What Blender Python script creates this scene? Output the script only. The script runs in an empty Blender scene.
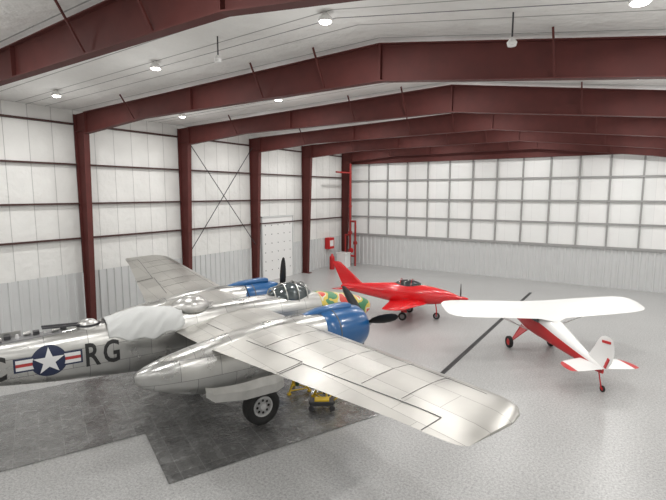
import bpy, bmesh, math, random
from mathutils import Vector, Matrix
random.seed(4)
sc=bpy.context.scene
sc.view_settings.view_transform='Standard'
col=sc.collection
# ------------------------------------------------------------ materials
def nmat(name):
    m=bpy.data.materials.new(name); m.use_nodes=True
    nt=m.node_tree; b=nt.nodes['Principled BSDF']
    return m,nt,b
def mat(name,c,rough=.5,metal=0.,noise=0.,nscale=5.,bump=0.,bscale=30.,emis=0.,trans=0.,coat=0.,alpha=1.):
    m,nt,b=nmat(name)
    b.inputs['Base Color'].default_value=(*c,1)
    b.inputs['Roughness'].default_value=rough
    b.inputs['Metallic'].default_value=metal
    b.inputs['Coat Weight'].default_value=coat
    b.inputs['Coat Roughness'].default_value=.08
    b.inputs['Transmission Weight'].default_value=trans
    b.inputs['Alpha'].default_value=alpha
    if emis:
        b.inputs['Emission Color'].default_value=(*c,1); b.inputs['Emission Strength'].default_value=emis
    tc=nt.nodes.new('ShaderNodeTexCoord')
    if noise:
        n=nt.nodes.new('ShaderNodeTexNoise'); n.inputs['Scale'].default_value=nscale; n.inputs['Detail'].default_value=5
        nt.links.new(tc.outputs['Object'],n.inputs['Vector'])
        r=nt.nodes.new('ShaderNodeMapRange'); r.inputs[1].default_value=.3; r.inputs[2].default_value=.7
        r.inputs[3].default_value=1-noise; r.inputs[4].default_value=1+noise
        nt.links.new(n.outputs['Fac'],r.inputs[0])
        x=nt.nodes.new('ShaderNodeVectorMath'); x.operation='SCALE'; x.inputs[0].default_value=c
        nt.links.new(r.outputs[0],x.inputs['Scale']); nt.links.new(x.outputs[0],b.inputs['Base Color'])
    if bump:
        n=nt.nodes.new('ShaderNodeTexNoise'); n.inputs['Scale'].default_value=bscale; n.inputs['Detail'].default_value=4
        nt.links.new(tc.outputs['Object'],n.inputs['Vector'])
        bp=nt.nodes.new('ShaderNodeBump'); bp.inputs['Strength'].default_value=bump; bp.inputs['Distance'].default_value=.05
        nt.links.new(n.outputs['Fac'],bp.inputs['Height']); nt.links.new(bp.outputs[0],b.inputs['Normal'])
    return m
def gridmat(name,c1,c2,cl,axes,bw,bh,line,rough=.5,metal=0.,bump=.3,offset=0.,nz=.05,nscale=.6,bumpn=0.,rot=0.):
    """panel grid (brick texture) in object space. axes: which coords go to brick u,v"""
    m,nt,b=nmat(name); L=nt.links
    tc=nt.nodes.new('ShaderNodeTexCoord'); sp=nt.nodes.new('ShaderNodeSeparateXYZ'); cb=nt.nodes.new('ShaderNodeCombineXYZ')
    L.new(tc.outputs['Object'],sp.inputs[0])
    L.new(sp.outputs[axes[0]],cb.inputs[0]); L.new(sp.outputs[axes[1]],cb.inputs[1])
    br=nt.nodes.new('ShaderNodeTexBrick'); br.offset=offset; br.inputs['Scale'].default_value=1
    br.inputs['Brick Width'].default_value=bw; br.inputs['Row Height'].default_value=bh
    br.inputs['Mortar Size'].default_value=line; br.inputs['Mortar Smooth'].default_value=.3
    br.inputs['Color1'].default_value=(*c1,1); br.inputs['Color2'].default_value=(*c2,1); br.inputs['Mortar'].default_value=(*cl,1)
    L.new(cb.outputs[0],br.inputs['Vector'])
    n=nt.nodes.new('ShaderNodeTexNoise'); n.inputs['Scale'].default_value=nscale; n.inputs['Detail'].default_value=6
    L.new(tc.outputs['Object'],n.inputs['Vector'])
    r=nt.nodes.new('ShaderNodeMapRange'); r.inputs[1].default_value=.3; r.inputs[2].default_value=.7
    r.inputs[3].default_value=1-nz; r.inputs[4].default_value=1+nz
    L.new(n.outputs['Fac'],r.inputs[0])
    x=nt.nodes.new('ShaderNodeVectorMath'); x.operation='SCALE'
    L.new(br.outputs['Color'],x.inputs[0]); L.new(r.outputs[0],x.inputs['Scale']); L.new(x.outputs[0],b.inputs['Base Color'])
    bp=nt.nodes.new('ShaderNodeBump'); bp.inputs['Strength'].default_value=bump; bp.inputs['Distance'].default_value=.02; bp.invert=True
    L.new(br.outputs['Fac'],bp.inputs['Height'])
    last=bp
    if bumpn:
        n2=nt.nodes.new('ShaderNodeTexNoise'); n2.inputs['Scale'].default_value=nscale*3; n2.inputs['Detail'].default_value=3
        L.new(tc.outputs['Object'],n2.inputs['Vector'])
        b2=nt.nodes.new('ShaderNodeBump'); b2.inputs['Strength'].default_value=bumpn; b2.inputs['Distance'].default_value=.1
        L.new(n2.outputs['Fac'],b2.inputs['Height']); L.new(bp.outputs[0],b2.inputs['Normal']); last=b2
    L.new(last.outputs[0],b.inputs['Normal'])
    b.inputs['Metallic'].default_value=metal
    rr=nt.nodes.new('ShaderNodeMapRange'); rr.inputs[1].default_value=.3; rr.inputs[2].default_value=.7
    rr.inputs[3].default_value=rough*.85; rr.inputs[4].default_value=rough*1.2
    L.new(n.outputs['Fac'],rr.inputs[0]); L.new(rr.outputs[0],b.inputs['Roughness'])
    return m
RED_OX=mat('steel_red_oxide',(.088,.016,.013),.7,noise=.12,nscale=2)
GIRT=mat('girt_dark',(.055,.022,.020),.7)
AL_W=gridmat('aluminium_wing',(.46,.45,.425),(.53,.52,.49),(.22,.215,.20),(1,0),1.9,.62,.006,rough=.36,metal=.9,bump=.25,offset=.35,nz=.08,nscale=1.1,bumpn=.03)
AL_F=gridmat('aluminium_fuselage',(.42,.42,.41),(.54,.535,.515),(.18,.18,.18),(0,2),1.1,.55,.008,rough=.29,metal=.92,bump=.3,offset=.4,nz=.12,nscale=1.2,bumpn=.04)
AL_P=mat('aluminium_plain',(.48,.475,.46),.33,.92,noise=.1,nscale=3)
SEAM=mat('seam_dark',(.10,.10,.097),.5)
BLUE=mat('blue_paint',(.008,.085,.24),.28,coat=.4)
BLACK=mat('black_paint',(.012,.012,.013),.4)
RUBBER=mat('rubber',(.018,.018,.018),.75,bump=.2)
STEEL=mat('steel_grey',(.3,.3,.31),.4,.7)
HUBM=mat('hub_silver',(.6,.6,.6),.4,.3)
DARKM=mat('dark_metal',(.06,.06,.065),.45,.5)
WHITE=mat('white_paint',(.78,.78,.77),.3,coat=.4)
CLOTH=mat('white_cloth',(.52,.53,.525),.85,bump=.3,bscale=3)
RED=mat('gloss_red',(.62,.008,.012),.22,coat=.8)
RED2=mat('signal_red',(.50,.015,.018),.35)
REDD=mat('riser_red',(.30,.018,.016),.4)
GLASS=mat('tinted_glass',(.02,.025,.03),.06,coat=.5)
CANOPYG=mat('canopy_glass',(.06,.075,.08),.05,.2,coat=.8)
YEL=mat('yellow_paint',(.72,.48,.02),.4)
GRN=mat('green_paint',(.05,.12,.06),.4)
NAVY=mat('insignia_blue',(.010,.018,.055),.5)
INSW=mat('insignia_white',(.68,.68,.68),.5)
INSR=mat('insignia_red',(.38,.035,.035),.5)
LAMP=mat('lamp_glow',(1,.96,.88),.3,emis=14)
DOORW=gridmat('door_liner',(.83,.84,.83),(.87,.87,.86),(.7,.7,.7),(0,2),2.1,40,.01,rough=.5,bump=.2,nz=.02,bumpn=.15)
RIBW=mat('ribbed_white_steel',(.60,.61,.61),.4,noise=.02,nscale=1)
RIBG=mat('ribbed_grey_steel',(.58,.59,.59),.4,noise=.03,nscale=1)
RAILG=mat('door_rail_grey',(.33,.33,.325),.5,.1)
INSUL=gridmat('wall_insulation',(.71,.71,.69),(.76,.76,.74),(.47,.47,.46),(1,2),1.12,60,.020,rough=.5,bump=.6,nz=.04,nscale=.9,bumpn=.5)
CEIL=gridmat('ceiling_insulation',(.80,.80,.78),(.84,.84,.82),(.34,.34,.33),(0,1),80,1.34,.030,rough=.5,bump=.8,nz=.04,nscale=.8,bumpn=.9)
# floor
FLOOR,nt,b=nmat('epoxy_floor'); L=nt.links
tc=nt.nodes.new('ShaderNodeTexCoord')
v=nt.nodes.new('ShaderNodeTexNoise'); v.inputs['Scale'].default_value=15; v.inputs['Detail'].default_value=8; v.inputs['Roughness'].default_value=.9
n=nt.nodes.new('ShaderNodeTexNoise'); n.inputs['Scale'].default_value=.25; n.inputs['Detail'].default_value=4
L.new(tc.outputs['Object'],v.inputs['Vector']); L.new(tc.outputs['Object'],n.inputs['Vector'])
cr=nt.nodes.new('ShaderNodeValToRGB'); cr.color_ramp.elements[0].position=.38; cr.color_ramp.elements[1].position=.60
cr.color_ramp.elements[0].color=(.20,.20,.20,1); cr.color_ramp.elements[1].color=(.52,.52,.515,1)
L.new(v.outputs['Fac'],cr.inputs[0])
r=nt.nodes.new('ShaderNodeMapRange'); r.inputs[1].default_value=.3; r.inputs[2].default_value=.7; r.inputs[3].default_value=.94; r.inputs[4].default_value=1.05
L.new(n.outputs['Fac'],r.inputs[0])
x=nt.nodes.new('ShaderNodeVectorMath'); x.operation='SCALE'; L.new(cr.outputs[0],x.inputs[0]); L.new(r.outputs[0],x.inputs['Scale'])
L.new(x.outputs[0],b.inputs['Base Color']); b.inputs['Roughness'].default_value=.32
TARP=gridmat('grey_tarp',(.095,.095,.094),(.13,.13,.128),(.22,.22,.218),(0,1),.62,.62,.012,rough=.25,metal=.0,bump=.8,nz=.25,nscale=3,bumpn=.45)
TARP.node_tree.nodes['Principled BSDF'].inputs['Coat Weight'].default_value=1.
TARP.node_tree.nodes['Principled BSDF'].inputs['Coat Roughness'].default_value=.18
TARP.node_tree.nodes['Principled BSDF'].inputs['Coat IOR'].default_value=1.6
GRATE=gridmat('drain_grate',(.035,.035,.037),(.05,.05,.05),(.01,.01,.01),(0,1),.3,.06,.012,rough=.5,metal=.4)
NOSEP,nt,b=nmat('nose_art_paint'); L=nt.links
tc=nt.nodes.new('ShaderNodeTexCoord'); n=nt.nodes.new('ShaderNodeTexNoise'); n.inputs['Scale'].default_value=1.6; n.inputs['Detail'].default_value=1
L.new(tc.outputs['Object'],n.inputs['Vector'])
cr=nt.nodes.new('ShaderNodeValToRGB'); cr.color_ramp.interpolation='CONSTANT'
e=cr.color_ramp.elements; e[0].color=(.06,.22,.10,1); e[0].position=0; e[1].position=.48; e[1].color=(.60,.46,.08,1)
q=e.new(.56); q.color=(.6,.6,.5,1); q=e.new(.60); q.color=(.55,.05,.03,1)
L.new(n.outputs['Fac'],cr.inputs[0]); L.new(cr.outputs[0],b.inputs['Base Color']); b.inputs['Roughness'].default_value=.35
# ------------------------------------------------------------ mesh builder
class MB:
    def __init__(s,*mats): s.v=[];s.f=[];s.m=[];s.mats=list(mats)
    def add(s,vs,fs,mi=0):
        o=len(s.v); s.v+= [tuple(p) for p in vs]
        for i,f in enumerate(fs):
            s.f.append([k+o for k in f]); s.m.append(mi[i] if isinstance(mi,list) else mi)
        return s
    def box(s,c,sz,mi=0,R=None):
        pts=[]
        for dx in(-.5,.5):
            for dy in(-.5,.5):
                for dz in(-.5,.5):
                    p=Vector((dx*sz[0],dy*sz[1],dz*sz[2]))
                    if R is not None: p=R@p
                    pts.append(p+Vector(c))
        return s.add(pts,[(0,1,3,2),(4,6,7,5),(0,4,5,1),(2,3,7,6),(0,2,6,4),(1,5,7,3)],mi)
    def beam(s,p0,p1,w,h,mi=0,up=(0,0,1)):
        p0=Vector(p0);p1=Vector(p1);d=(p1-p0).normalized();u=Vector(up)
        if abs(d.dot(u))>.99:u=Vector((0,1,0))
        sd=d.cross(u).normalized();u=sd.cross(d)
        pts=[]
        for p in(p0,p1):
            for a,b_ in((-1,-1),(1,-1),(1,1),(-1,1)): pts.append(p+sd*a*w/2+u*b_*h/2)
        return s.add(pts,[(3,2,1,0),(4,5,6,7),(0,1,5,4),(1,2,6,5),(2,3,7,6),(3,0,4,7)],mi)
    def cyl(s,p0,p1,r0,r1=None,n=16,mi=0,cap=True):
        if r1 is None:r1=r0
        p0=Vector(p0);p1=Vector(p1);d=(p1-p0).normalized()
        a=d.orthogonal().normalized();b_=d.cross(a)
        R=[]
        for p,r in((p0,r0),(p1,r1)): R.append([p+a*math.cos(t)*r+b_*math.sin(t)*r for t in [2*math.pi*i/n for i in range(n)]])
        return s.loft(R,mi,cap)
    def loft(s,rings,mi=0,cap=True,mfun=None,closed=True):
        n=len(rings[0]);vs=[p for r in rings for p in r];fs=[];ms=[]
        for i in range(len(rings)-1):
            for j in range(n if closed else n-1):
                k=(j+1)%n
                fs.append((i*n+j,i*n+k,(i+1)*n+k,(i+1)*n+j)); ms.append(mfun(i,j) if mfun else mi)
        if cap:
            fs.append(tuple(range(n))[::-1]);ms.append(mfun(0,0) if mfun else mi)
            o=(len(rings)-1)*n;fs.append(tuple(range(o,o+n)));ms.append(mfun(len(rings)-2,0) if mfun else mi)
        return s.add(vs,fs,ms)
    def rev(s,o,axis,prof,n=24,mi=0,cap=True,mfun=None):
        o=Vector(o);d=Vector(axis).normalized();a=d.orthogonal().normalized();b_=d.cross(a)
        R=[[o+d*x+a*math.cos(2*math.pi*i/n)*r+b_*math.sin(2*math.pi*i/n)*r for i in range(n)] for x,r in prof]
        return s.loft(R,mi,cap,mfun)
    def obj(s,name,parent=None,smooth=True,bevel=0,angle=40,loc=None):
        me=bpy.data.meshes.new(name);me.from_pydata(s.v,[],s.f)
        for m in s.mats:me.materials.append(m)
        for p,mi in zip(me.polygons,s.m):p.material_index=mi
        bm=bmesh.new();bm.from_mesh(me);bmesh.ops.recalc_face_normals(bm,faces=bm.faces)
        if loc is not None: bmesh.ops.translate(bm,verts=bm.verts,vec=-Vector(loc))
        bm.to_mesh(me);bm.free()
        if smooth:
            me.polygons.foreach_set('use_smooth',[True]*len(me.polygons))
            try: me.set_sharp_from_angle(angle=math.radians(angle))
            except Exception: pass
        ob=bpy.data.objects.new(name,me);col.objects.link(ob)
        if loc is not None: ob.location=loc
        if parent:ob.parent=parent
        if bevel:
            md=ob.modifiers.new('bevel','BEVEL');md.width=bevel;md.segments=2;md.limit_method='ANGLE'
        return ob
def empty(name,loc,rotz=0,label='',cat='',scale=1):
    e=bpy.data.objects.new(name,None);col.objects.link(e);e.location=loc;e.rotation_euler=(0,0,rotz);e.scale=(scale,)*3
    e.empty_display_size=.3
    e['label']=label;e['category']=cat;return e
def top(o,label,cat,group=None):
    o['label']=label;o['category']=cat
    if group:o['group']=group
    return o
def struct(o,label=None):
    o['kind']='structure'
    if label:o['label']=label
    return o
def copytree(o,loc,rotz=None):
    c=o.copy();col.objects.link(c);c.location=loc
    if rotz is not None:c.rotation_euler=(0,0,rotz)
    for k in o.children:
        kc=k.copy();col.objects.link(kc);kc.parent=c
    return c
def interp(tab,x):
    t=sorted(tab)
    if x<=t[0][0]:return t[0][1:]
    if x>=t[-1][0]:return t[-1][1:]
    for a,b_ in zip(t,t[1:]):
        if a[0]<=x<=b_[0]:
            k=(x-a[0])/(b_[0]-a[0])
            return tuple(p+(q-p)*k for p,q in zip(a[1:],b_[1:]))
def sring(x,y0,zc,hw,hh,n=32,e=2.5):
    out=[]
    for i in range(n):
        t=2*math.pi*i/n;c=math.cos(t);s_=math.sin(t)
        out.append((x,y0+hw*math.copysign(abs(c)**(2/e),c),zc+hh*math.copysign(abs(s_)**(2/e),s_)))
    return out
def smooth_tab(tab,steps=40):
    t=sorted(tab);out=[]
    for i in range(len(t)-1):
        p0=t[max(i-1,0)];p1=t[i];p2=t[i+1];p3=t[min(i+2,len(t)-1)]
        for k in range(4):
            u=k/4;x_=p1[0]+(p2[0]-p1[0])*u
            vals=[x_]
            for j in range(1,len(p1)):
                m1=(p2[j]-p0[j])/max(p2[0]-p0[0],1e-6)*(p2[0]-p1[0]);m2=(p3[j]-p1[j])/max(p3[0]-p1[0],1e-6)*(p2[0]-p1[0])
                h=(2*u**3-3*u**2+1)*p1[j]+(u**3-2*u**2+u)*m1+(-2*u**3+3*u**2)*p2[j]+(u**3-u**2)*m2
                vals.append(h)
            out.append(tuple(vals))
    out.append(t[-1]);return out
AF=[(1,0),(.9,.012),(.75,.035),(.55,.062),(.35,.078),(.2,.074),(.1,.058),(.04,.038),(.01,.019),(0,0),(.01,-.014),(.04,-.024),(.1,-.032),(.25,-.04),(.45,-.038),(.7,-.022),(.9,-.008)]
def wring(y,xl,xt,z,th=1.,inc=0.):
    c=xl-xt
    return [(xl-u*c,y,z+w*c*th+inc*(xl-u*c)) for u,w in AF]
def vring(z,xl,xt,y=0,th=.9,x=None):
    c=xl-xt
    return [(xl-u*c,y+w*c*th,z) for u,w in [(1,0),(.7,.03),(.4,.05),(.15,.045),(.03,.02),(0,0),(.03,-.02),(.15,-.045),(.4,-.05),(.7,-.03)]]
# ------------------------------------------------------------ room shell
XL,XR,YF,YB=0.,37.,-9.,41.3
RX=18.5
DY=-.35
def ctop(x): return 11.72+(12.14-11.72)*x/RX if x<=RX else 12.14-.15*(x-RX)
struct(MB(FLOOR).add([(XL,YF,0),(XR,YF,0),(XR,YB,0),(XL,YB,0)],[(0,1,2,3)]).obj('floor',smooth=False),'light grey speckled glossy epoxy hangar floor')
cm=MB(CEIL);cm.add([(XL,YF,ctop(0)),(RX,YF,ctop(RX)),(XR,YF,ctop(XR)),(XL,YB,ctop(0)),(RX,YB,ctop(RX)),(XR,YB,ctop(XR))],[(0,1,4,3),(1,2,5,4)])
struct(cm.obj('ceiling',smooth=False),'white insulated low pitched hangar ceiling')
struct(MB(INSUL).add([(XL,YF,0),(XL,YB,0),(XL,YB,ctop(0)),(XL,YF,ctop(0))],[(0,1,2,3)]).obj('wall_left',smooth=False),'white insulation fabric side wall')
struct(MB(INSUL).add([(XR,YF,0),(XR,YB,0),(XR,YB,ctop(XR)),(XR,YF,ctop(XR))],[(0,1,2,3)]).obj('wall_right',smooth=False),'white insulation fabric side wall')
for nm,yy in(('wall_back',YB+.12),('wall_front',YF)):
    struct(MB(WHITE).add([(XL,yy,0),(RX,yy,0),(XR,yy,0),(XR,yy,ctop(XR)),(RX,yy,ctop(RX)),(XL,yy,ctop(0))],[(0,1,2,3,4,5)]).obj(nm,smooth=False),'white hangar end wall')
def ribbed(n,p0,p1,h,normal,m,pitch=.46,d=.07):
    p0=Vector(p0);p1=Vector(p1);dr=(p1-p0);Lg=dr.length;dr.normalize();nv=Vector(normal)
    k=int(Lg/pitch);prof=[]
    for i in range(k):
        a=i*pitch
        for u,o in((0,0),(.62,0),(.70,d),(.90,d),(.98,0)):prof.append((a+u*pitch,o))
    prof.append((Lg,0))
    vs=[];fs=[]
    for a,o in prof:
        q=p0+dr*a+nv*(o+.02)
        vs.append(q);vs.append(q+Vector((0,0,h)))
    for i in range(len(prof)-1):fs.append((2*i,2*i+2,2*i+3,2*i+1))
    return MB(m).add(vs,fs)
struct(ribbed('w',(XL,YF,0),(XL,YB,0),2.95,(1,0,0),RIBG).obj('trim_1',smooth=False),'light grey ribbed steel wainscot panel')
# hangar door
door=bpy.data.objects.new('door_1',None);col.objects.link(door);door.location=(14,YB,0);struct(door,'white hangar door with grey grid framing and ribbed kick panel')
o=MB(DOORW).box((2.1,.02,6.6),(31.8,.04,7.8)).obj('door_liner',door,smooth=False)
rb=ribbed('k',(-13.7,0,0),(18,0,0),3.05,(0,-1,0),RIBW,pitch=.46);rb.obj('kick_panel',door,smooth=False)
for i,(z,h,d) in enumerate(((3.1,.20,.16),(4.95,.13,.12),(6.7,.15,.16),(8.55,.13,.12),(10.3,.14,.14))):
    MB(RAILG).box((2.2,-.08,z),(31.6,d,h)).obj('horizontal_rail',door,smooth=False)
vr=MB(RAILG).box((0,-.07,0),(.13,.13,7.3)).obj('vertical_rail',door,smooth=False)
for i in range(16):
    ob=vr if i==0 else vr.copy()
    if i:col.objects.link(ob);ob.parent=door
    ob.location=(-13.4+2.1*i,0,6.75)
# overhead door in side wall
d2=bpy.data.objects.new('door_2',None);col.objects.link(d2);d2.location=(.08,30.0,0);struct(d2,'tall white panelled door in side wall')
MB(WHITE).box((.03,0,2.65),(.08,3.9,5.3)).obj('door_panel',d2,smooth=False,bevel=.01)
mm=MB(DARKM)
for i in range(6):
    for j in range(5):mm.box((.08,-1.6+.8*j,.9+.75*i),(.02,.07,.07))
mm.obj('door_fastener',d2,smooth=False)['kind']='stuff'
mm=MB(RIBG)
mm.box((.06,-2.0,2.68),(.14,.1,5.4));mm.box((.06,2.0,2.68),(.14,.1,5.4));mm.box((.06,0,5.36),(.14,4.1,.1))
mm.obj('door_jamb',d2,smooth=False)
# ------------------------------------------------------------ steel frames
FY=[7.2+6.7*i+DY for i in range(6)]
def column(y):
    m=MB(RED_OX)
    x0=.1;wb=.5;wt=.95;H=10.6
    pts=[(x0,y-.012,0),(x0+wb,y-.012,0),(x0+wt,y-.012,H),(x0+wt,y-.012,H+.95),(x0,y-.012,H+.9)]
    pts2=[(a,y+.012,c) for a,_,c in pts]
    m.add(pts+pts2,[(0,1,2,3,4),(9,8,7,6,5),(0,5,6,1),(1,6,7,2),(2,7,8,3),(3,8,9,4),(4,9,5,0)])
    m.beam((x0+wb,y,0),(x0+wt,y,H),.3,.03,up=(1,0,0)); m.beam((x0,y,0),(x0,y,H+.9),.3,.03,up=(1,0,0))
    m.beam((x0,y,H),(x0+wt,y,H),.28,.03); m.box((x0+.33,y,.02),(.9,.45,.04))
    return m.obj('steel_column',smooth=False,loc=(x0,y,0))
def rafter(y):
    m=MB(RED_OX)
    bot=[(1.1,10.45),(6,10.80),(RX,10.86),(26.2,9.97),(36.3,8.3)]
    top2=[(1.1,11.52),(6,11.64),(RX,11.98),(26.2,10.83),(36.3,9.3)]
    n=5
    for sgn in(-1,1):
        m.add([(a,y+.012*sgn,c) for a,c in bot]+[(a,y+.012*sgn,c) for a,c in top2],[(i,i+1,n+i+1,n+i) for i in range(n-1)])
    for a,b_ in zip(bot,bot[1:]):m.beam((a[0],y,a[1]),(b_[0],y,b_[1]),.3,.035)
    for a,b_ in zip(top2,top2[1:]):m.beam((a[0],y,a[1]),(b_[0],y,b_[1]),.3,.035)
    def zb(x):return interp([(a,c) for a,c in bot],x)[0]
    def zt(x):return interp([(a,c) for a,c in top2],x)[0]
    for x_ in(1.15,RX-.02,RX+.02,9.5,28):
        m.box((x_,y,(zb(x_)+zt(x_))/2),(.035,.28,zt(x_)-zb(x_)))
    for x_ in(5.5,13.6,16.4,23.6,29):
        m.beam((x_,y-.14,zb(x_)+.03),(x_,y-.8,ctop(x_)-.05),.05,.05)
    return m.obj('roof_beam',smooth=False,loc=(1.1,y,10.5))
c0=column(0);r0=rafter(0)
for i,y in enumerate([.5+DY]+FY):
    c=c0 if i==0 else c0.copy();rr=r0 if i==0 else r0.copy()
    if i:col.objects.link(c);col.objects.link(rr)
    c.location.y=y;rr.location.y=y
    top(c,'tapered dark red steel column against the side wall','column','red steel wall columns')
    top(rr,'deep dark red steel roof beam spanning the hangar','roof beam','red steel roof beams')
g0=None
for z in(4.85,6.75,8.85,10.98):
    ys=[.5+DY]+FY
    for a,b_ in zip(ys,ys[1:]):
        if g0 is None:
            g0=MB(GIRT).box((0,0,0),(.2,6.38,.09)).obj('wall_girt',smooth=False);o=g0
        else:
            o=g0.copy();col.objects.link(o)
        o.location=(.12,(a+b_)/2,z)
        top(o,'thin dark red horizontal steel wall girt','girt','dark red wall girts')
top(MB(RED_OX).box((14.5+4,40.95,10.55),(36.4,.25,.7)).obj('door_header_beam',smooth=False),'dark red steel header beam above hangar door','beam')
for k,(z0,z1) in enumerate(((3.3,10.8),(10.8,3.3))):
    top(MB(DARKM).cyl((.45+.15*k,20.45,z0),(.45+.15*k,26.75,z1),.028,n=8).obj('brace_rod'),'thin diagonal steel cross bracing rod on side wall','brace rod','wall brace rods')
# ------------------------------------------------------------ lights
def lamp_fixture():
    e=empty('high_bay_light',(0,0,0),0,'round white high bay ceiling lamp, switched on','light')
    MB(WHITE).rev((0,0,0),(0,0,1),[(0,.19),(.05,.20),(.12,.16),(.2,.08),(.25,.05)],n=20).obj('lamp_housing',e)
    MB(LAMP).rev((0,0,0),(0,0,1),[(-.03,.14),(-.01,.16)],n=20).obj('lamp_lens',e)
    ld=bpy.data.lights.new('lamp_light','AREA');ld.shape='DISK';ld.size=.5;ld.energy=186;ld.color=(1,.985,.96)
    lo=bpy.data.objects.new('lamp_light',ld);col.objects.link(lo);lo.parent=e;lo.location=(0,0,-.06)
    pd=bpy.data.lights.new('ceiling_fill_light','POINT');pd.shadow_soft_size=.4;pd.energy=42;pd.color=(1,.985,.96)  # unseen fill point added below the fixture to brighten the ceiling
    po=bpy.data.objects.new('ceiling_fill_light',pd);col.objects.link(po);po.parent=e;po.location=(0,0,-1.7)
    e['group']='high bay ceiling lamps'
    return e
lf=lamp_fixture();first=True
for y in(-4,3.9,10.7,17.4,24.1,30.8,37.5):
    for x_ in(4,11,18.3,25.4,32.4):
        p=(x_,y,ctop(x_)-.27)
        if first:lf.location=p;first=False
        else:copytree(lf,p)
for y in(10.7,17.4):
    m=MB(STEEL)
    for a,b_ in((.6,RX),(RX,31)):m.cyl((a,y+.2,ctop(a)-.16),(b_,y+.2,ctop(b_)-.16),.010,n=6)
    top(m.obj('ceiling_conduit'),'thin grey electrical conduit running under ceiling','conduit','ceiling conduits')
for (x_,y) in((22.9,11.7),(14.6,10.3)):
    m=MB(WHITE,DARKM);z=ctop(x_)
    m.cyl((x_,y,z),(x_,y,z-.6),.02,mi=1,n=8).rev((x_,y,z-.75),(0,0,1),[(0,.1),(.08,.12),(.2,.03)],n=16)
    top(m.obj('ceiling_sensor'),'small white sensor hanging from the ceiling on a rod','sensor','hanging sensors')
# ------------------------------------------------------------ floor items
top(MB(GRATE,DARKM).box((0,0,.012),(.13,19.2,.024)).box((.08,0,.012),(.025,19.2,.03),1).box((-.08,0,.012),(.025,19.2,.03),1).obj('trench_drain',smooth=False),'long dark grated trench drain in the floor','drain').location=(19.4,26.3,0)
ang=math.radians(66.4)
def tarp(u0,u1,v0,v1,z,lab):
    nx=int((u1-u0)*9);ny=int((v1-v0)*9);vs=[];fs=[]
    for i in range(nx+1):
        for j in range(ny+1):
            a=u0+(u1-u0)*i/nx;b_=v0+(v1-v0)*j/ny
            vs.append((a,-b_,z+.016*random.random()**1.5+.008*(math.sin(a*5.1+b_)*math.sin(b_*4.3)+1)))
    for i in range(nx):
        for j in range(ny):
            k=i*(ny+1)+j;fs.append((k,k+1,k+ny+2,k+ny+1))
    o=MB(TARP).add(vs,fs).obj('floor_tarp',angle=180);o.rotation_euler=(0,0,ang)
    return top(o,lab,'tarp')
tarp(2,12.7,3.6,9.2,.002,'crinkled shiny grey plastic tarp spread under bomber tail')
tarp(12.65,19.5,3.4,12.15,.006,'crinkled shiny grey plastic tarp spread under bomber wheels')
# corner fire riser
e=empty('fire_sprinkler_riser',(1.5,39.6,0),0,'red sprinkler riser pipes with valves in hangar corner','fire riser')
MB(REDD).cyl((0,0,0),(0,0,10.2),.11).cyl((0,0,9.3),(0,-2.6,9.3),.08).cyl((0,0,1.4),(0,0,1.7),.22).cyl((0,0,3.2),(0,0,3.5),.21).cyl((0,0,5.9),(0,0,6.1),.17).obj('riser_pipe',e)
MB(REDD).cyl((.6,0,0),(.6,0,4.6),.10).cyl((.6,0,2.2),(.6,0,2.5),.2).cyl((0,0,4.5),(.6,0,4.5),.10).obj('riser_pipe',e)
MB(RED2).cyl((0,0,1.0),(.6,0,1.0),.1).rev((.3,-.2,1.6),(0,-1,0),[(0,.2),(.05,.25),(.08,.2)]).obj('valve',e)
MB(REDD).cyl((-.5,-.1,0),(-.5,-.1,3.2),.08).cyl((-.5,-.1,3.1),(0,0,3.1),.08).obj('riser_pipe',e)
top(MB(RED2,WHITE).box((.34,37.6,2.4),(.5,.9,1.1)).box((.60,37.6,2.4),(.04,.6,.6),1).obj('fire_hose_cabinet',smooth=False,bevel=.02),'red fire hose cabinet mounted on the wall','cabinet')
top(MB(RED2).rev((1.3,36.6,0),(0,0,1),[(0,.22),(.05,.25),(1.2,.25),(1.35,.12),(1.5,.08)]).obj('fire_extinguisher'),'large red fire extinguisher bottle by the corner','fire extinguisher')
top(MB(WHITE).box((1.6,38.2,.7),(1.0,1.0,1.4)).box((1.6,38.2,1.45),(1.1,1.1,.08)).obj('storage_bin',smooth=False,bevel=.03),'white storage bin beside red riser pipes','bin')
# ------------------------------------------------------------ common parts
def wheel(name,par,c,r,w,hub=STEEL,loc=None):
    m=MB(RUBBER,hub)
    prof=[(-w/2*.6,r*.55),(-w/2*.95,r*.7),(-w/2,r*.85),(-w/2*.8,r*.96),(-w/2*.4,r),(w/2*.4,r),(w/2*.8,r*.96),(w/2,r*.85),(w/2*.95,r*.7),(w/2*.6,r*.55)]
    m.rev(c,(0,1,0),prof,n=32,cap=False)
    for d_ in(1,-1):
        if r>.5:
            m.rev(c,(0,d_,0),[(w*.30,r*.56),(w*.40,r*.54),(w*.40,r*.48),(w*.30,r*.45),(w*.30,r*.2),(w*.42,r*.16),(w*.44,.01)],n=24,mi=1)
            for i in range(8):
                t=2*math.pi*i/8;p=Vector(c)+Vector((math.cos(t)*r*.33,d_*w*.28,math.sin(t)*r*.33))
                m.cyl(p,p+Vector((0,d_*w*.04,0)),r*.07,n=10,mi=0)
        else:
            m.rev(c,(0,d_,0),[(w*.28,r*.58),(w*.36,r*.5),(w*.26,r*.42),(w*.28,r*.16),(w*.42,r*.13),(w*.42,0.01)],n=24,mi=1)
    return m.obj(name,par)
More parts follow.
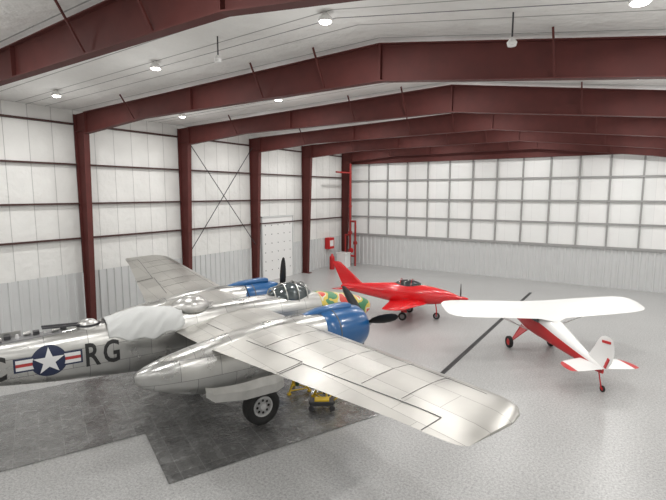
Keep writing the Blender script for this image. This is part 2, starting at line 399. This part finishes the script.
def propeller(par,c,R,nb,rot,spin,blade_m,tipm=None,hubr=.14,hublen=.4,wide=.16,spm=None,name='propeller'):
    m=MB(spm or STEEL);m.rev(c,(1,0,0),[(-hublen*.5,hubr),(0,hubr*1.0),(hublen*.3,hubr*.9),(hublen*.6,hubr*.55),(hublen*.75,.01)] ,n=20)
    hub=m.obj(name,par)
    for i in range(nb):
        t=rot+2*math.pi*i/nb
        rd=Vector((0,math.cos(t),math.sin(t)));tg=Vector((0,-math.sin(t),math.cos(t)));ax=Vector((1,0,0))
        R_=[]
        for f,wd,tw in((.06,.25,60),(.16,.4,50),(.3,.85,38),(.5,1,28),(.7,.95,22),(.88,.75,18),(.97,.45,16),(1.,.12,16)):
            a=math.radians(tw);wv=(tg*math.cos(a)+ax*math.sin(a));tv=(ax*math.cos(a)-tg*math.sin(a))
            p=Vector(c)+rd*R*f;hw=wide*wd;th=.035*(1.2-f)+.008
            R_.append([p+wv*hw*math.cos(q)+tv*th*math.sin(q) for q in [2*math.pi*k/12 for k in range(12)]])
        b_=MB(blade_m,tipm or blade_m).loft(R_,mfun=lambda i,j:1 if i>=6 else 0).obj('blade',hub)
    return hub
# ============================================================ BOMBER
A=empty('bomber_airplane',(13.22,11.35,0.03),math.radians(70.3),'polished silver twin engine bomber with blue engine cowlings on grey tarps','airplane')
FT=[(7.2,2.22,.05,.06),(7.0,2.23,.24,.26),(6.4,2.27,.44,.50),(5.1,2.34,.58,.74),(3.9,2.38,.66,.88),(2.5,2.40,.70,.95),(0,2.42,.72,.99),(-2,2.43,.72,.96),(-4,2.46,.66,.84),(-6,2.52,.53,.67),(-8,2.66,.36,.46),(-9.4,2.84,.16,.24),(-9.7,2.90,.04,.08)]
FS=smooth_tab(FT)
def fus(par,x0,x1,name,m,eps=0):
    ss=[s for s in FS if x0-.001<=s[0]<=x1+.001]
    if ss[0][0]>x0+.01:ss=[(x0,)+interp(FS,x0)]+ss
    if ss[-1][0]<x1-.01:ss=ss+[(x1,)+interp(FS,x1)]
    return MB(m).loft([sring(s[0],0,s[1],max(s[2],.01)+eps,max(s[3],.01)+eps,40) for s in ss]).obj(name,par)
fus(A,-9.7,4.1,'fuselage',AL_F)
fus(A,4.1,7.2,'nose_section',NOSEP,.003)['label']='nose painted green, yellow and red'
def fy(x,z,e=2.5):
    zc,hw,hh=interp(FS,x);t=min(abs(z-zc)/hh,.98)
    return hw*(1-t**e)**(1/e)
def decal(name,polys,m,off,par,sub=2):
    me=bpy.data.meshes.new(name);bm=bmesh.new()
    for P in polys:
        bm.faces.new([bm.verts.new((a,0,c)) for a,c in P])
    bmesh.ops.triangulate(bm,faces=bm.faces)
    for _ in range(sub):bmesh.ops.subdivide_edges(bm,edges=bm.edges[:],cuts=1,use_grid_fill=True)
    for v_ in bm.verts:v_.co.y=-(fy(v_.co.x,v_.co.z)+off)
    bm.to_mesh(me);bm.free();me.materials.append(m)
    o=bpy.data.objects.new(name,me);col.objects.link(o);o.parent=par;return o
sx,sz,sr=-5.42,2.54,.40
circ=lambda r,n=32:[(sx+r*math.cos(2*math.pi*i/n),sz+r*math.sin(2*math.pi*i/n)) for i in range(n)]
def rect(x0,x1,z0,z1):return [(x0,z0),(x1,z0),(x1,z1),(x0,z1)]
decal('insignia_field',[circ(sr+.05)],NAVY,.007,A,3)
decal('insignia_field',[rect(sx-.84,sx+.84,sz-.20,sz+.20)],NAVY,.006,A,3)
for a,b_ in((-.79,-.33),(.33,.79)):
    decal('insignia_bar',[rect(sx+a,sx+b_,sz-.15,sz+.15)],INSW,.012,A,3)
    decal('insignia_stripe',[rect(sx+a,sx+b_,sz-.045,sz+.045)],INSR,.017,A,3)
st=[]
for i in range(5):
    a=math.pi/2+2*math.pi*i/5
    st.append([(sx,sz),(sx+.155*math.cos(a-math.pi/5),sz+.155*math.sin(a-math.pi/5)),(sx+.4*math.cos(a),sz+.4*math.sin(a)),(sx+.155*math.cos(a+math.pi/5),sz+.155*math.sin(a+math.pi/5))])
decal('insignia_disc',[circ(sr)],NAVY,.022,A,3)
decal('insignia_star',st,INSW,.028,A,2)
def text(s,h,x0,z0,par,m,name='lettering',sxx=.70):
    cu=bpy.data.curves.new(name,'FONT');cu.body=s;cu.size=h/.70;cu.resolution_u=3;cu.offset=.018
    t=bpy.data.objects.new('tmp',cu);col.objects.link(t)
    bpy.context.view_layer.update()
    me=bpy.data.meshes.new_from_object(t.evaluated_get(bpy.context.evaluated_depsgraph_get()))
    bpy.data.objects.remove(t)
    bm=bmesh.new();bm.from_mesh(me)
    bmesh.ops.triangulate(bm,faces=bm.faces)
    for _ in range(2):bmesh.ops.subdivide_edges(bm,edges=[e_ for e_ in bm.edges if e_.calc_length()>.12],cuts=1)
    for v_ in bm.verts:
        x_=x0+v_.co.x*sxx;z_=z0+v_.co.y;v_.co=Vector((x_,-(fy(x_,z_)+.016),z_))
    bm.to_mesh(me);bm.free();me.materials.clear();me.materials.append(m)
    o=bpy.data.objects.new(name,me);col.objects.link(o);o.parent=par;return o
text('R',.68,-4.54,2.19,A,BLACK)
text('G',.68,-4.05,2.19,A,BLACK)
text('C',.68,-6.88,2.19,A,BLACK)
def afu(u):
    t=sorted([(a,b_) for a,b_ in AF[:10]])
    return interp(t,u)[0]
for sgn in(-1,1):
    dz=-.014 if sgn<0 else .040
    W=[(y,xl,xt,z+dz*max(0,y-2),th) for y,xl,xt,z,th in [(0.4,1.75,-1.9,2.78,1.25),(2.0,1.74,-1.82,2.84,1.2),(3.6,1.74,-1.7,2.93,1.15),(9.8,1.50,-.84,3.30,1.0),(10.6,1.46,-.78,3.34,.9),(10.95,1.32,-.74,3.36,.8),(11.15,1.05,-.68,3.37,.6),(11.25,.7,-.58,3.375,.4)]]
    m=MB(AL_W);m.loft([wring(sgn*y,xl,xt,z,th) for y,xl,xt,z,th in W]);w=m.obj('wing',A)
    WI=[(q[0],q[1],q[2],q[3],q[4]) for q in W]
    def surf(y,u,eps=.006):
        xl,xt,z,th=interp(WI,y);c=xl-xt;return Vector((xl-u*c,sgn*y,z+afu(u)*c*th+eps))
    def seam(name,y0,u0,y1,u1,wd=.018,n=8):
        m=MB(SEAM);P=[surf(y0+(y1-y0)*i/n,u0+(u1-u0)*i/n) for i in range(n+1)]
        for a,b_ in zip(P,P[1:]):m.beam(a,b_,wd,.006)
        return m.obj(name,w,smooth=False)
    seam('aileron_gap',6.4,.76,10.4,.76,.020);seam('aileron_gap',6.4,.76,6.4,.99,.014);seam('aileron_gap',10.4,.76,10.4,.99,.014)
    seam('flap_gap',3.7,.74,6.3,.74,.020);seam('flap_gap',1.0,.74,2.3,.74,.02);seam('flap_gap',6.3,.74,6.3,.99,.012)
    for yy in(4.6,5.5,7.0,8.3,9.4):seam('skin_seam',yy,.03,yy,.73,.006)
    seam('skin_seam',3.7,.14,10.4,.16,.006,12)
    yc=sgn*3.0
    NT=[(3.0,2.55,.66,.69),(2.2,2.53,.69,.75),(1.2,2.48,.71,.82),(0.,2.39,.70,.85),(-1.2,2.30,.67,.80),(-2.2,2.27,.58,.67),(-2.9,2.31,.44,.49),(-3.4,2.35,.29,.31),(-3.65,2.37,.16,.17),(-3.75,2.37,.05,.06)]
    MB(AL_F).loft([sring(a,yc,z,hw,hh,32,2.25) for a,z,hw,hh in smooth_tab(NT)]).obj('engine_nacelle',A)
    k=.035 if sgn<0 else -.02
    MB(BLUE,BLACK).rev((0,yc,2.55),(1,0,0),[(2.15,.70),(2.25,.75+k),(2.6,.765+k),(3.1,.77+k),(3.5,.755+k),(3.85,.70+k),(4.02,.62),(4.05,.57),(3.98,.54),(3.6,.53),(3.55,.3),(3.56,.02)],n=40,mfun=lambda i,j:1 if i>=6 else 0).obj('engine_cowling',A)
    m=MB(SEAM);m.rev((0,yc,2.55),(1,0,0),[(2.62,.766+k),(2.62,.776+k),(2.66,.776+k),(2.66,.766+k)],n=40);m.obj('cowl_flap_joint',A)
    m=MB(STEEL)
    for i in range(18):
        t=2*math.pi*i/18
        m.cyl((3.6,yc+math.cos(t)*.2,2.55+math.sin(t)*.2),(3.6,yc+math.cos(t)*.48,2.55+math.sin(t)*.48),.06,n=8)
    m.rev((3.5,yc,2.55),(1,0,0),[(0,.24),(.3,.22),(.5,.12)],n=20);m.obj('engine_cylinders',A)
    MB(BLUE,BLACK).loft([sring(a,yc,z,hw,hh,16,3) for a,z,hw,hh in((1.4,3.20,.1,.05),(2.2,3.30,.2,.12),(3.2,3.34,.24,.12),(3.5,3.32,.22,.11))],mfun=lambda i,j:0).obj('air_scoop',A)
    propeller(A,(4.35,yc,2.55),1.78,3,math.radians(160 if sgn<0 else 95),1,BLACK,BLACK,hubr=.16,hublen=.5,wide=.17)
    wheel('main_wheel',A,(0,yc,.6),.6,.42,HUBM)
    m=MB(STEEL);m.cyl((0,yc+.32,.6),(.15,yc+.32,1.9),.07).cyl((0,yc-.0,.6),(0,yc+.34,.6),.06).cyl((.05,yc+.32,1.1),(.9,yc+.2,1.9),.045)
    m.obj('landing_gear_strut',A)
    for so in(-1,1):
        m=MB(AL_P);R_=[]
        for a,zt,zb in((-2.0,1.95,1.62),(-1.75,1.85,1.40),(-.8,1.75,1.22),(.25,1.72,1.2),(.5,1.76,1.3)):
            R_.append([(a,yc+so*.50,zt),(a,yc+so*.58,(zt+zb)/2),(a,yc+so*.60,zb),(a,yc+so*.57,zb),(a,yc+so*.55,(zt+zb)/2),(a,yc+so*.46,zt)])
        m.loft(R_).obj('gear_door',A,smooth=False)
def dome(name,x0,x1,zb,hw,hh,m,par,e=2.,n=24,yo=0,segs=10):
    R_=[]
    for i in range(segs+1):
        t=i/segs;k=math.sin(math.pi*(.04+.92*t))**.6
        x_=x0+(x1-x0)*t;R_.append([(x_,yo+hw*k*math.cos(q),zb+hh*k*math.sin(q)) for q in [math.pi*j/n for j in range(n+1)]])
    return MB(m).loft(R_,cap=True).obj(name,par)
dome('canopy',1.85,3.95,3.05,.52,.72,CANOPYG,A)
m=MB(AL_P)
for x_,k in((2.1,.72),(2.55,.93),(3.05,1.0),(3.5,.88)):
    pts=[(x_,.535*k*math.cos(q),3.06+.74*k*math.sin(q)) for q in [math.pi*j/12 for j in range(13)]]
    for a,b_ in zip(pts,pts[1:]):m.beam(a,b_,.05,.03,up=(1,0,0))
m.beam((2.0,0,3.6),(3.05,0,3.82),.05,.04);m.beam((3.05,0,3.8),(3.8,0,3.5),.05,.04)
m.obj('canopy_frame',A)
dome('dorsal_cover',-1.75,-.45,3.36,.60,.42,AL_P,A)
MB(AL_P).cyl((-1.1,0,3.28),(-1.1,0,3.47),.58).obj('turret_ring',A)
R_=[]
for i in range(47):
    x_=-3.85+2.3*i/46;zc,hw,hh=interp(FS,x_);row=[]
    lo=12+14*(1-math.sin(i/46*math.pi))+3*math.sin(i*.42)
    for j in range(49):
        t=math.radians(lo+(180-2*lo)*j/48);c=math.cos(t);s_=math.sin(t)
        w_=.065+.02*math.sin(x_*6+j*.25)*math.sin(j*.4+x_*2.2)+.008*math.sin(x_*17+j*.8)
        row.append((x_,(hw+w_)*math.copysign(abs(c)**.8,c),zc+(hh+w_)*math.copysign(abs(s_)**.8,s_)+.18*max(0,s_)**3*math.exp(-((x_+2.9)/.7)**2)))
    R_.append(row)
cv=MB(CLOTH).loft(R_,cap=False,closed=False).obj('cloth_cover',angle=180)
cv.location=A.location;cv.rotation_euler=A.rotation_euler
md=cv.modifiers.new('s','SOLIDIFY');md.thickness=.012
top(cv,'pale grey white cloth cover draped over bomber fuselage','cover')
m=MB(AL_P,DARKM);m.rev((-4.3,0,3.05),(0,0,1),[(0,.36),(.14,.36),(.28,.3),(.38,.18),(.42,.02)],n=20,mi=0)
m.rev((-4.3,0,3.28),(0,0,1),[(0,.33),(.06,.32)],n=20,mi=1)
m.cyl((-4.45,.12,3.34),(-5.5,.12,3.4),.03,mi=1);m.cyl((-4.45,-.12,3.34),(-5.5,-.12,3.4),.03,mi=1);m.obj('gun_turret',A)
def ftop(x):
    zc,hw,hh=interp(FS,x);return zc+hh
m=MB(STEEL)
P=[(-5.0-.3*i,ftop(-5.0-.3*i)) for i in range(9)]
for a,b_ in zip(P,P[1:]):m.beam((a[0],0,a[1]-.02),(b_[0],0,b_[1]-.02),.44,.05)
m.obj('open_bay',A,smooth=False)
for i in range(11):
    x_=-4.95-.23*i;z_=ftop(x_);y_=random.uniform(-.15,.15)
    if i%3==0:MB(DARKM).box((x_,y_,z_+.06),(.16,.20,.10)).obj('bay_equipment',A,smooth=False,bevel=.01)
    elif i%3==1:MB(AL_P).cyl((x_-.08,y_,z_+.06),(x_+.1,y_,z_+.08),.06).obj('bay_equipment',A)
    else:MB(HUBM).cyl((x_,y_,z_),(x_,y_,z_+.12),.06,.04).obj('bay_equipment',A)
MB(AL_P).beam((-6.0,.24,ftop(-6.0)),(-7.2,.26,ftop(-7.2)+.02),.02,.32).obj('open_hatch',A,smooth=False)
MB(AL_F).loft([vring(z,xl,xt) for z,xl,xt in((2.9,-7.0,-9.4),(3.4,-7.6,-9.5),(4.6,-8.2,-9.7),(5.4,-8.6,-9.8),(5.6,-8.9,-9.7))]).obj('tail_fin',A)
for s_ in(-1,1):
    MB(AL_W).loft([wring(s_*y,xl,xt,z,.8) for y,xl,xt,z in((.1,-7.6,-9.3,3.0),(3.2,-8.1,-9.2,3.5),(3.5,-8.4,-9.0,3.55))]).obj('tailplane',A)
wheel('nose_wheel',A,(4.9,0,.42),.42,.26)
MB(STEEL).cyl((4.9,.2,.42),(4.9,.2,.95),.04).cyl((4.9,-.2,.42),(4.9,-.2,.95),.04).cyl((4.9,-.22,.93),(4.9,.22,.93),.05).cyl((4.9,0,.9),(4.8,0,1.9),.07).cyl((4.9,-.2,.42),(4.9,.2,.42),.03).obj('nose_gear_strut',A)
MB(DARKM).cyl((1.2,0,3.3),(1.0,0,3.85),.02).cyl((1.0,0,3.85),(-.2,0,3.9),.008,n=6).obj('antenna',A)
# stands
def tripod(loc,c1,c2,h,lab):
    e=empty('jack_stand',loc,random.random()*3,lab,'jack stand')
    m=MB(c1)
    for i in range(3):
        t=2*math.pi*i/3;m.cyl((.45*math.cos(t),.45*math.sin(t),.04),(.06*math.cos(t),.06*math.sin(t),h*.75),.035,n=8)
        t2=t+2*math.pi/3;m.cyl((.4*math.cos(t),.4*math.sin(t),.12),(.4*math.cos(t2),.4*math.sin(t2),.12),.025,n=8);m.cyl((.45*math.cos(t),.45*math.sin(t),0),(.45*math.cos(t),.45*math.sin(t),.05),.08,n=10)
    m.obj('tripod_frame',e)
    MB(c2).cyl((0,0,.2),(0,0,h*.85),.08).cyl((0,0,h*.85),(0,0,h),.04).obj('ram',e)
    return e
tripod((16.75,12.9,.03),YEL,DARKM,1.1,'yellow tripod jack stand with dark ram under bomber wing')
tripod((15.5,12.9,.03),YEL,GRN,1.0,'yellow tripod jack stand with green ram under bomber wing')
tripod((16.1,13.9,.03),DARKM,BLUE,1.0,'dark tripod jack stand with blue ram under bomber wing')
m=MB(GRN,YEL,DARKM);m.box((0,0,.25),(.8,.4,.14),2).box((0,0,.34),(.5,.3,.06),1)
for a in(-.35,.35):
    for b_ in(-.22,.22):m.cyl((a,b_-.03,.12),(a,b_+.03,.12),.1,mi=2)
m.cyl((.4,0,.3),(.95,0,.7),.02,mi=1);o=m.obj('floor_jack_cart',bevel=.02);o.location=(17.1,12.2,.03);o.rotation_euler=(0,0,.6)
top(o,'small dark and yellow hydraulic jack cart on tarp','jack')
# ============================================================ RED PLANE
B=empty('racing_airplane',(14.8,24.85,0),math.radians(12),'glossy red low wing sport airplane with bubble canopy','airplane')
RT=[(2.7,1.36,.12,.12),(2.35,1.37,.27,.26),(1.8,1.38,.43,.41),(1.0,1.40,.55,.54),(0,1.42,.59,.61),(-1.2,1.44,.55,.57),(-2.4,1.48,.39,.43),(-3.6,1.52,.21,.28),(-4.3,1.54,.10,.18),(-4.5,1.54,.03,.06)]
MB(RED).loft([sring(s[0],0,s[1],max(s[2],.01),max(s[3],.01),28,2.2) for s in smooth_tab(RT)]).obj('fuselage',B)
propeller(B,(2.78,0,1.36),.85,3,math.radians(90),1,BLACK,hubr=.12,hublen=.6,wide=.06,spm=RED)
dome('canopy',-1.1,.65,1.84,.40,.42,GLASS,B)
for x_ in(-.65,.0):
    m=MB(RED)
    pts=[(x_,.405*math.cos(q),1.84+.43*math.sin(q)) for q in [math.pi*j/12 for j in range(13)]]
    for a,b_ in zip(pts,pts[1:]):m.beam(a,b_,.07,.02,up=(1,0,0))
    m.obj('canopy_frame',B)
for s_ in(-1,1):
    MB(RED).loft([wring(s_*y,xl,xt,z,.9) for y,xl,xt,z in((.2,1.05,-1.3,1.0),(.8,.85,-1.2,1.0),(2.8,.1,-1.05,1.10),(3.1,-.15,-1.0,1.12),(3.2,-.4,-.9,1.13))]).obj('wing',B)
    MB(RED).loft([wring(s_*y,xl,xt,z,.6) for y,xl,xt,z in((.05,-3.4,-4.3,1.57),(1.35,-4.0,-4.6,1.63),(1.45,-4.2,-4.6,1.64))]).obj('tailplane',B)
    wheel('main_wheel',B,(-.35,s_*.95,.24),.24,.16)
    MB(RED).cyl((-.35,s_*.85,.24),(-.2,s_*.65,1.1),.04).box((-.3,s_*.8,.72),(.34,.03,.56)).cyl((-.35,s_*.85,.24),(-.35,s_*.97,.24),.03).obj('landing_gear_leg',B)
MB(RED).loft([vring(z,xl,xt,th=.6) for z,xl,xt in((1.5,-2.6,-4.3),(1.85,-3.1,-4.5),(3.05,-4.5,-5.05),(3.1,-4.65,-5.05))]).obj('tail_fin',B)
wheel('nose_wheel',B,(1.45,0,.2),.2,.13)
MB(RED).cyl((1.45,.1,.2),(1.45,.1,.5),.02).cyl((1.45,-.1,.2),(1.45,-.1,.5),.02).cyl((1.45,-.11,.5),(1.45,.11,.5),.025).cyl((1.45,0,.5),(1.35,0,1.15),.035).cyl((1.45,-.1,.2),(1.45,.1,.2),.02).obj('nose_gear_leg',B)
# ============================================================ WHITE PLANE
C=empty('bush_airplane',(22.2,22.45,0),math.radians(129.5),'white and red high wing tailwheel light airplane','airplane')
CT=[(1.95,1.50,.16,.16),(1.85,1.49,.32,.30),(1.2,1.45,.41,.42),(.75,1.46,.45,.54),(0,1.44,.46,.60),(-.8,1.38,.44,.56),(-1.8,1.20,.36,.44),(-3.0,.98,.21,.28),(-4.0,.82,.09,.17),(-4.3,.78,.04,.1)]
NS=28
MB(RED2,WHITE).loft([sring(s[0],0,s[1],s[2],s[3],NS,2.8) for s in smooth_tab(CT)],mfun=lambda i,j:1 if math.sin(2*math.pi*(j+.5)/NS)>.13 else 0).obj('fuselage',C)
WC=[]
for sg in(-1,1):
    pr=[(4.66,.10,-.42,2.27),(4.6,.38,-.68,2.265),(4.4,.60,-.86,2.255),(4.0,.72,-.95,2.235),(3.4,.78,-.98,2.20),(2,.80,-1.0,2.14),(.6,.82,-1.02,2.07)]
    if sg<0:WC+=[(-a,b_,c,d) for a,b_,c,d in pr]+[(0,.85,-1.35,2.05)]
    else:WC+=pr[::-1]
MB(WHITE).loft([wring(y,xl,xt,z,.55,.19) for y,xl,xt,z in WC]).obj('wing',C)
m=MB(GLASS)
m.add([(1.1,-.38,1.85),(1.1,.38,1.85),(.75,.42,2.16),(.75,-.42,2.16)],[(0,1,2,3)])
for s_ in(-1,1):m.box((-.05,s_*.465,1.74),(1.2,.012,.30))
m.obj('cabin_window',C,smooth=False)
for s_ in(-1,1):
    m=MB(WHITE);m.beam((.2,s_*.43,1.0),(.35,s_*2.6,2.17),.08,.03);m.beam((.2,s_*.43,1.0),(-.5,s_*2.5,2.03),.06,.03);m.obj('wing_strut',C)
    wheel('main_wheel',C,(.75,s_*1.05,.28),.28,.18,RED2)
    m=MB(RED2);m.cyl((.95,s_*.36,1.05),(.75,s_*.99,.28),.028).cyl((.35,s_*.36,1.0),(.75,s_*.99,.28),.025).cyl((.75,s_*.92,.28),(.75,s_*1.07,.28),.025)
    m.add([(.95,s_*.36,1.03),(.35,s_*.36,.98),(.72,s_*.97,.34)],[(0,1,2)]);m.obj('landing_gear_leg',C)
    R_=[wring(s_*y,xl,xt,z,.4) for y,xl,xt,z in((.03,-3.15,-4.4,.9),(.5,-3.28,-4.45,.9),(.9,-3.40,-4.5,.9),(1.12,-3.5,-4.5,.9),(1.28,-3.68,-4.46,.9),(1.36,-3.95,-4.40,.9))]
    MB(WHITE,RED2).loft(R_,mfun=lambda i,j:1 if i>=3 else 0).obj('tailplane',C)
MB(WHITE,RED2).loft([vring(z,xl,xt,th=.45) for z,xl,xt in((.9,-3.1,-4.5),(1.2,-3.5,-4.72),(1.55,-3.75,-4.82),(1.85,-3.92,-4.8),(2.05,-4.1,-4.72),(2.13,-4.3,-4.58))],mfun=lambda i,j:0).obj('tail_fin',C)
MB(RED2).beam((-4.62,0,1.95),(-4.2,0,1.90),.09,.09).obj('fin_stripe',C)
MB(RED2).beam((-4.4,0,.95),(-4.58,0,1.35),.08,.10).obj('rudder_stripe',C)
wheel('tail_wheel',C,(-4.35,0,.12),.12,.08,RED2)
MB(RED2).cyl((-4.35,.05,.12),(-4.1,.02,.75),.025).cyl((-4.35,-.05,.12),(-4.35,.06,.12),.015).obj('tail_spring',C)
propeller(C,(2.05,0,1.5),.95,2,math.radians(20),1,BLACK,hubr=.12,hublen=.35,wide=.07,spm=WHITE)
# ------------------------------------------------------------ camera + world
cd=bpy.data.cameras.new('camera');cd.lens=460/666*36;cd.sensor_width=36;cd.clip_end=200
co=bpy.data.objects.new('camera',cd);col.objects.link(co);co.location=(25.63,0,7.32)
co.rotation_euler=(math.radians(90-7.06),0,math.radians(33.5));sc.camera=co
w=bpy.data.worlds.new('world');w.use_nodes=True;w.node_tree.nodes['Background'].inputs[0].default_value=(.8,.85,.9,1);w.node_tree.nodes['Background'].inputs[1].default_value=.3
sc.world=w
